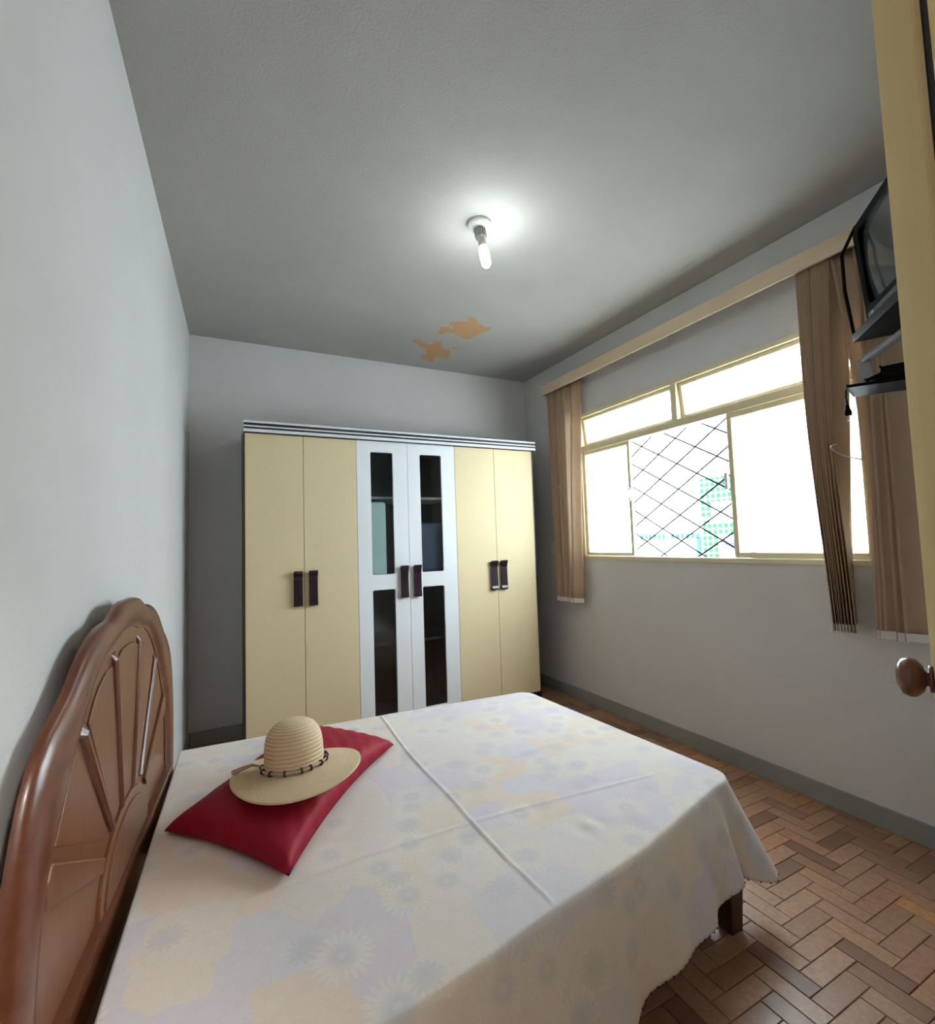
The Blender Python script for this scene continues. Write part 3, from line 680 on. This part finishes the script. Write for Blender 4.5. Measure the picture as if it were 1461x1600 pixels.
def sstep(a, b, x): t = max(0, min(1, (x-a)/(b-a))); return t*t*(3-2*t)
def top_z(x, y):
    z = 0
    z += .0055*math.exp(-((x-(.925+.03*(y-1.6)**2+.004*math.sin(9*y)))/.0036)**2)               # pressed seam across the bed
    z += .0035*math.exp(-((y-(1.30+.05*math.sin(2.1*x)))/.006)**2)*sstep(.2, .5, x)*(1-sstep(1.5, 1.7, x))
    z += .003*math.exp(-((y-1.58-.06*x)/.010)**2)*sstep(1.1, 1.3, x)*(1-sstep(1.5, 1.7, x))
    for cx, cy, rr in ((1.22, 1.16, .05), (.74, 2.25, .035), (.80, 2.27, .02)):
        d = math.hypot(x-cx, (y-cy)*1.7); z += .005*math.exp(-(d/rr)**2)*math.cos(70*(x-cx))
    z += .003*math.sin(5.1*x+1)*math.sin(4.3*y) + .0016*math.sin(13*x+3*y)*math.sin(9*y-2*x)
    z -= .006*math.exp(-((x-.5)**2+(y-1.85)**2)/.10)
    return z
bm = BM(); uvl = bm.loops.layers.uv.new('UVMap'); UVD = {}
G = []
for i in range(NU+1):
    row = []
    for j in range(NV+1):
        q = j/NV; p = N_[i].lerp(F_[i], q)
        width = (F_[i]-N_[i]).length; dn, df = q*width, (1-q)*width
        Ll = 1.79; dfoot = (1-i/NU)*Ll
        # plan rounding of the two foot corners
        for dd_ in (dn, df):
            if dd_ < RC and dfoot < RC:
                vx, vy = RC-dfoot, RC-dd_; l = math.hypot(vx, vy); mxx = max(vx, vy)
                if l > 1e-6:
                    f = mxx/l; ex = (vx*f-vx); ey = (vy*f-vy); sgn = 1 if dd_ == dn else -1
                    p = p + Vector((ex, -ey*sgn, 0)); dist_c = RC-mxx
        de = min(dn, df, dfoot)
        z = ZB + top_z(p.x, p.y)*sstep(0, .06, de)
        if de < RE: z -= RE - math.sqrt(max(0, RE**2-(RE-de)**2))
        v = bm.verts.new((p.x, p.y, z)); UVD[v] = (p.x, p.y); row.append(v)
    G.append(row)
for i in range(NU):
    for j in range(NV): bm.faces.new((G[i][j], G[i+1][j], G[i+1][j+1], G[i][j+1]))
ring = [G[i][0] for i in range(NU+1)] + [G[NU][j] for j in range(1, NV+1)] + [G[i][NV] for i in range(NU-1, -1, -1)]
n = len(ring); Lc = [0]
for a, b in zip(ring, ring[1:]): Lc.append(Lc[-1]+(b.co-a.co).length)
c1 = Lc[NU]; c2 = Lc[NU+NV]
nr = []
for i, v in enumerate(ring):
    a = ring[max(0, i-7)].co; b = ring[min(n-1, i+7)].co; t = (b-a); t.z = 0; t.normalize(); nr.append(Vector((t.y, -t.x, 0)))
# the hanging skirt
NS = 26; prev = ring; b0 = [v.co.copy() for v in ring]
for k2 in range(1, NS+1):
    cur = []
    for i, v in enumerate(ring):
        l = Lc[i]; dc = l-c1
        ov = .300 + .012*math.sin(l*7) + .095*math.exp(-((dc-.03)/.05)**2) - .05*math.exp(-((dc+.13)/.055)**2) - .02*sstep(c1, c2, l) - .03*math.exp(-((dc+.55)/.2)**2)
        s = ov*k2/NS; f = s/.30
        flare = .10*f*(1-.35*f) + .015*math.sin(14*l+1.0)*f*f + .010*math.sin(31*l)*f*f
        flare += .055*f*math.exp(-((dc-.03)/.05)**2) - .045*f*math.exp(-((dc+.09)/.03)**2) + .03*f*math.exp(-((dc+.16)/.03)**2)
        if l > c1+.15: flare = .035*f + .010*math.sin(17*l)*f
        flare *= sstep(-.02, .35, l)*.7+.3
        p = b0[i] + nr[i]*flare + Vector((0, 0, -(s - .25*flare*f)))
        vv = bm.verts.new(p); u0 = UVD[v]; UVD[vv] = (u0[0]+nr[i].x*s, u0[1]+nr[i].y*s); cur.append(vv)
    for i in range(n-1): bm.faces.new((prev[i], cur[i], cur[i+1], prev[i+1]))
    prev = cur
for f in bm.faces:
    for lp_ in f.loops: lp_[uvl].uv = UVD[lp_.vert]
hem = [v.co.copy() for v in prev]
sp = link('bedspread', bm, 'spread', smooth=True); sp.data.transform(Matrix.Translation((-.9, -1.7, -.2))); sp.location = (.9, 1.7, .2)
md = sp.modifiers.new('thick', 'SOLIDIFY'); md.thickness = .0025; md.offset = -1
tag(sp, 'pastel patchwork floral cotton bedspread hanging over the double bed', 'bedspread')
bm = BM()
for i in range(0, n-1, 4):
    c = hem[i]; r = bmesh.ops.create_icosphere(bm, subdivisions=1, radius=.0034)
    for v in r['verts']: v.co = v.co + c
o = link('hem_edging', bm, plain('brown_hem', (.06, .035, .03), .8)); o.data.transform(Matrix.Translation((-.9, -1.7, -.2))); o.parent = sp; o['kind'] = 'stuff'

# ================================================================ CUSHION
A_, B_, C_, D_ = Vector((.10, 1.74, 0)), Vector((.405, 1.345, 0)), Vector((.885, 1.975, 0)), Vector((.585, 2.36, 0))
bm = BM(); NC, ND = 56, 40
rows_t, rows_b = [], []
for i in range(NC+1):
    rt_, rb_ = [], []
    for j in range(ND+1):
        a, b = i/NC, j/ND; X, Y = 2*a-1, 2*b-1
        # sides pull in between the corners
        pin = .10
        X2 = X*(1-pin*.55*(1-Y*Y)) if True else X; Y2 = Y*(1-pin*1.5*(1-X*X)); a2, b2 = (X2+1)/2, (Y2+1)/2
        P = A_.lerp(D_, a2).lerp(B_.lerp(C_, a2), b2)
        h = max(0, (1-X**2))**.5*max(0, (1-Y**2))**.5; h = h**.66
        wr_ = .003*math.sin(22*X+5*Y)*(1-abs(X))*abs(Y)**2 + .0015*math.sin(17*Y+9*X*Y+2)
        zt = .006 + .098*h + wr_*min(1, h*2); zb = .006 - .0*h
        rt_.append(bm.verts.new((P.x, P.y, ZB+.006+zt + .004*(1-h)))); rb_.append(bm.verts.new((P.x, P.y, ZB+.006+.004*(1-h))) if 0 < i < NC and 0 < j < ND else rt_[-1])
    rows_t.append(rt_); rows_b.append(rb_)
for i in range(NC):
    for j in range(ND):
        bm.faces.new((rows_t[i][j], rows_t[i+1][j], rows_t[i+1][j+1], rows_t[i][j+1]))
        try: bm.faces.new((rows_b[i][j], rows_b[i][j+1], rows_b[i+1][j+1], rows_b[i+1][j]))
        except ValueError: pass
cu = tag(link('cushion', bm, 'crimson', smooth=True, loc=(.49, 1.85, ZB)), 'crimson cushion lying on the bedspread under the straw hat', 'cushion')

# ================================================================ HAT
hc = Vector((.466, 1.715, ZB+.128))
ht = empty('straw_hat', tuple(hc), world=True); tag(ht, 'wide-brimmed natural straw sun hat resting on the crimson cushion', 'hat')
TH = Matrix.Translation(hc) @ Matrix.Rotation(R_(-5), 4, 'X') @ Matrix.Rotation(R_(-1.5), 4, 'Y')
def surf(prof, warp, seg=72, mat='straw', name='brim', th=.003):
    bm = BM(); uvl = bm.loops.layers.uv.new('UVMap'); UV = {}; rings = []
    for k2, (r, z, vv) in enumerate(prof):
        ring = []
        for j in range(seg):
            a = 2*math.pi*j/seg; p = warp(r, z, a); v = bm.verts.new(TH @ Vector(p)); UV[v] = (a/(2*math.pi), vv); ring.append(v)
        rings.append(ring)
    for a, b in zip(rings, rings[1:]):
        for j in range(seg): bm.faces.new((a[j], a[(j+1) % seg], b[(j+1) % seg], b[j]))
    if prof[-1][0] < .01: bm.faces.new(rings[-1])
    for f in bm.faces:
        for l in f.loops: l[uvl].uv = UV[l.vert]
    o = link(name, bm, mat, ht, True); md = o.modifiers.new('t', 'SOLIDIFY'); md.thickness = th; md.offset = -1; return o
def brimw(r, z, a):
    t = max(0, (r-.092)/.11); R = r*(1+.07*t*math.cos(a+.9))
    zz = z + t*t*(-.010*math.cos(a+1.1) + .012*math.cos(2*a+.6)) - .010*t
    return (R*math.cos(a), R*math.sin(a), zz)
surf([(.086+(.200-.086)*i/18, .0+.006*(1-i/18)**2, i/18) for i in range(19)], brimw, name='brim')
def crw(r, z, a): return (r*math.cos(a)*1.0, r*math.sin(a)*1.0, z)
cp = [(.094, .0), (.093, .02), (.092, .045), (.091, .07), (.087, .095), (.079, .115), (.066, .131), (.048, .142), (.028, .148), (.008, .150)]
cps = catmull([(r, z, 0) for r, z in cp], 4); surf([(p.x, p.y, 1+i*.02) for i, p in enumerate(cps)], crw, name='crown')
bm = BM(); N = 60; tube(bm, [TH @ Vector((math.cos(a)*.098, math.sin(a)*.098, .013+.002*math.sin(5*a))) for a in [2*math.pi*i/N for i in range(N+1)]], .0042, 8, False)
band = link('hat_band', bm, 'cordm', ht, True)
for a in (-165, -140, -112, -88, -64, -42, -24, -8, 8, 26, 60, 95, 130, 165):
    a = R_(a+random.uniform(-4, 4)); c = Vector((math.cos(a)*.099, math.sin(a)*.099, .013)); tg = Vector((-math.sin(a), math.cos(a), 0))
    q = TH @ Matrix.Translation(c) @ tg.to_track_quat('Z', 'Y').to_matrix().to_4x4(); bm = BM(); lathe(bm, [(.0045, -.003), (.009, -.0025), (.0095, 0), (.009, .0025), (.0045, .003)], 14, q); sub('bead', bm, 'bead', band, ht, True)
bm = BM()
for i in range(14):
    o1 = random.uniform(-.006, .006); tube(bm, [TH @ Vector(p) for p in ((-.096, .02, .016), (-.125, .035+o1, .020+abs(o1)), (-.155, .045+o1*2, .012+abs(o1)), (-.185, .055+o1*3, .006+o1*.5))], .0022, 5)
link('tassel', bm, 'tassel', ht)

# ================================================================ TELEVISION
hdir = Vector((.739, .674, 0)); tn = Vector((-.674, .739, 0)); TC = Vector((2.391, .874, 2.27)) + -hdir*.25
tv = empty('television', tuple(TC), world=True); tag(tv, 'black tube television tilted on a wall bracket behind the open door', 'television')
TT = Matrix(((hdir.x, tn.x, 0, TC.x), (hdir.y, tn.y, 0, TC.y), (0, 0, 1, TC.z), (0, 0, 0, 1))) @ Matrix.Rotation(R_(-4), 4, 'X')
def tvm(bm): bm.transform(TT)
# local: x along hdir (left edge +.25), y = screen normal, z up
hw, hh = .245, .195
def rrect(hw, hh, r, bulge=0, n=8):
    pts = []
    for cx, cz, a0 in ((hw-r, hh-r, 0), (-hw+r, hh-r, 90), (-hw+r, -hh+r, 180), (hw-r, -hh+r, 270)):
        for i in range(n+1): a = R_(a0+90*i/n); pts.append((cx+r*math.cos(a), cz+r*math.sin(a)))
    return [(x*(1+bulge*(1-(z/hh)**2)), z*(1+bulge*(1-(x/hw)**2))) for x, z in pts]
def loft(bm, secs, cap=True):
    R = [[bm.verts.new(p) for p in s] for s in secs]
    for a, b in zip(R, R[1:]):
        for j in range(len(a)): bm.faces.new((a[j], a[(j+1) % len(a)], b[(j+1) % len(a)], b[j]))
    if cap: bm.faces.new(R[0]); bm.faces.new(R[-1])
bm = BM(); loft(bm, [[(x*s, y, z*s2+dz) for x, z in rrect(hw, hh, .03, .02)] for s, s2, y, dz in ((1, 1, -.02, 0), (1, 1, -.07, 0), (.92, .93, -.12, -.005), (.72, .72, -.24, -.01), (.55, .5, -.36, -.03), (.5, .42, -.38, -.04))]); tvm(bm); link('cabinet', bm, 'black', tv, False)
bm = BM(); sx, sz = hw-.030, hh-.052; so = .028
outerp = rrect(hw, hh, .03, .02); innerp = [(x, z+so) for x, z in rrect(sx, sz, .02, .015)]
loft(bm, [[(x, -.02, z) for x, z in outerp], [(x, .010, z) for x, z in outerp], [(x*.985, .016, z*.98) for x, z in outerp], [(x, .012, z) for x, z in innerp], [(x*.99, -.01, z) for x, z in innerp]], False); tvm(bm); link('bezel', bm, 'black', tv)
bm = BM(); K = 8
g_ = [[bm.verts.new(((2*i/K-1)*sx*1.01, .016-.020*((2*i/K-1)**2+(2*j/K-1)**2)*.5 - .004, so+(2*j/K-1)*sz*1.01)) for j in range(K+1)] for i in range(K+1)]
for i in range(K):
    for j in range(K): bm.faces.new((g_[i][j], g_[i+1][j], g_[i+1][j+1], g_[i][j+1]))
tvm(bm); link('screen', bm, 'screen', tv, True)
bm = BM(); box(bm, (-.20, .012, -hh+.012), (.225, .0185, -hh+.055), .003); tvm(bm); cpn = link('control_panel', bm, plain('panel_grey', (.10, .10, .11), .25), tv)
for i, x in enumerate((.205, .165, .150, .135)):
    bm = BM(); R4 = TT @ Matrix.Translation((x, .0185, -hh+.03)) @ Matrix.Rotation(R_(-90), 4, 'X'); lathe(bm, [(.006, 0), (.006, .002), (.003, .002), (.003, -.002), (0, -.002)], 12, R4); sub('socket_hole', bm, 'black', cpn, tv)
for i in range(5):
    bm = BM(); box(bm, (.02+i*.018, .0184, -hh+.028), (.032+i*.018, .021, -hh+.036), .001); tvm(bm); sub('button', bm, 'black', cpn, tv)
# lettering on the front sockets
fc = bpy.data.curves.new('lettering', 'FONT'); fc.body = 'AV'; fc.size = .014; fc.extrude = .0003; fo = bpy.data.objects.new('lettering', fc); COL.objects.link(fo); fc.materials.append(M['white_plastic'])
dg = bpy.context.evaluated_depsgraph_get(); fm = bpy.data.meshes.new_from_object(fo.evaluated_get(dg)); bpy.data.objects.remove(fo, do_unlink=True); fo = bpy.data.objects.new('lettering', fm); COL.objects.link(fo); fo.parent = cpn
pm = Matrix.Translation(Vector(tv['_loc']))
fo.matrix_local = pm.inverted() @ TT @ Matrix.Translation((.196, .0192, -hh+.040)) @ Matrix.Rotation(math.pi, 4, 'Z') @ Matrix.Rotation(R_(90), 4, 'X')
# bracket
bk = empty('television_bracket', (2.47, .12, 1.86), world=True); tag(bk, 'black steel bracket and shelf carrying the television near the open door', 'wall bracket')
z0 = -hh-.02
bm = BM(); box(bm, (-.20, -.30, z0-.012), (.262, .060, z0-.002), .002); box(bm, (-.20, .055, z0-.012), (.262, .062, z0+.018), .001); tvm(bm); link('tray', bm, 'black', bk)
bm = BM()
for x in (.262,):
    tube(bm, [(x, .055, z0), (x+.006, .058, -.02), (x+.008, .048, hh*.62)], .006, 8); tube(bm, [(x+.008, .048, hh*.62), (x-.01, .0, hh+.012), (x-.1, -.05, hh+.02)], .006, 8)
tvm(bm); link('strap', bm, 'black', bk)
bm = BM()
P1, P2, P3 = TT @ Vector((.06, -.02, z0-.02)), Vector((2.291, .855, 1.935)), Vector((2.292, .852, 1.845))
P1 = Vector((2.327, .764, 2.008)).lerp(TT @ Vector((.0, -.1, z0-.02)), .5)
bar(bm, P1, P2, .035, .012, bev=.002); bar(bm, P2+Vector((0, 0, .006)), P3, .035, .012, (.9, .4, 0), bev=.002); link('arm', bm, plain('satin_steel', (.35, .35, .37), .28, .9), bk)
bm = BM(); P4 = Vector((2.308, .813, 1.881)); bar(bm, P4, (2.48, .11, 1.86), .04, .035, bev=.004); bar(bm, P3+Vector((0, 0, .012)), P4+Vector((0, 0, -.01)), .03, .02, bev=.003); link('wall_tube', bm, 'black', bk)
bm = BM(); box(bm, (2.40, .10, 1.74), (2.56, .115, 1.98), .003); link('wall_plate', bm, 'black', bk)
bm = BM(); a, b = Vector((2.274, .895, 1.838)), Vector((2.328, .72, 1.824)); b2 = a+(b-a)*2.2
bar(bm, a, b2, .16, .010, bev=.002); link('shelf', bm, 'black', bk)
bm = BM(); P = []
for i in range(70):
    t = i/69; an = t*2*math.pi*3.2; c = a.lerp(b2, .42); d1 = (b2-a).normalized(); d2 = Vector((-d1.y, d1.x, 0))
    P.append(c + d1*math.cos(an)*.13*(1-.1*t) + d2*math.sin(an)*.045 + Vector((0, 0, .012+.012*t)))
P += [a + Vector((0, 0, .012)), a+Vector((-.006, .012, .004)), a+Vector((-.006, .014, -.02)), a + Vector((-.004, .012, -.045))]
tube(bm, P, .0035, 7); pc = tag(link('power_cord', bm, 'black', smooth=True, loc=tuple(a)), 'coiled black power cord on the television bracket shelf, plug hanging over', 'cord')
bm = BM(); q = a + Vector((-.004, .012, -.045)); lathe(bm, [(0, 0), (.005, -.002), (.008, -.018), (.012, -.028), (.012, -.042), (0, -.044)], 14, Matrix.Translation(q))
o = link('plug', bm, 'black', smooth=True); o.data.transform(Matrix.Translation(-a)); o.parent = pc
for s in (-1, 1):
    bm = BM(); tube(bm, [q+Vector((s*.006*hdir.x, s*.006*hdir.y, -.042)), q+Vector((s*.006*hdir.x, s*.006*hdir.y, -.060))], .002, 8); o2 = link('prong', bm, 'chrome'); o2.data.transform(Matrix.Translation(-a)); o2.parent = o
for o in bpy.data.objects:
    for kk in ('_world', '_loc', '_rz'):
        if kk in o: del o[kk]
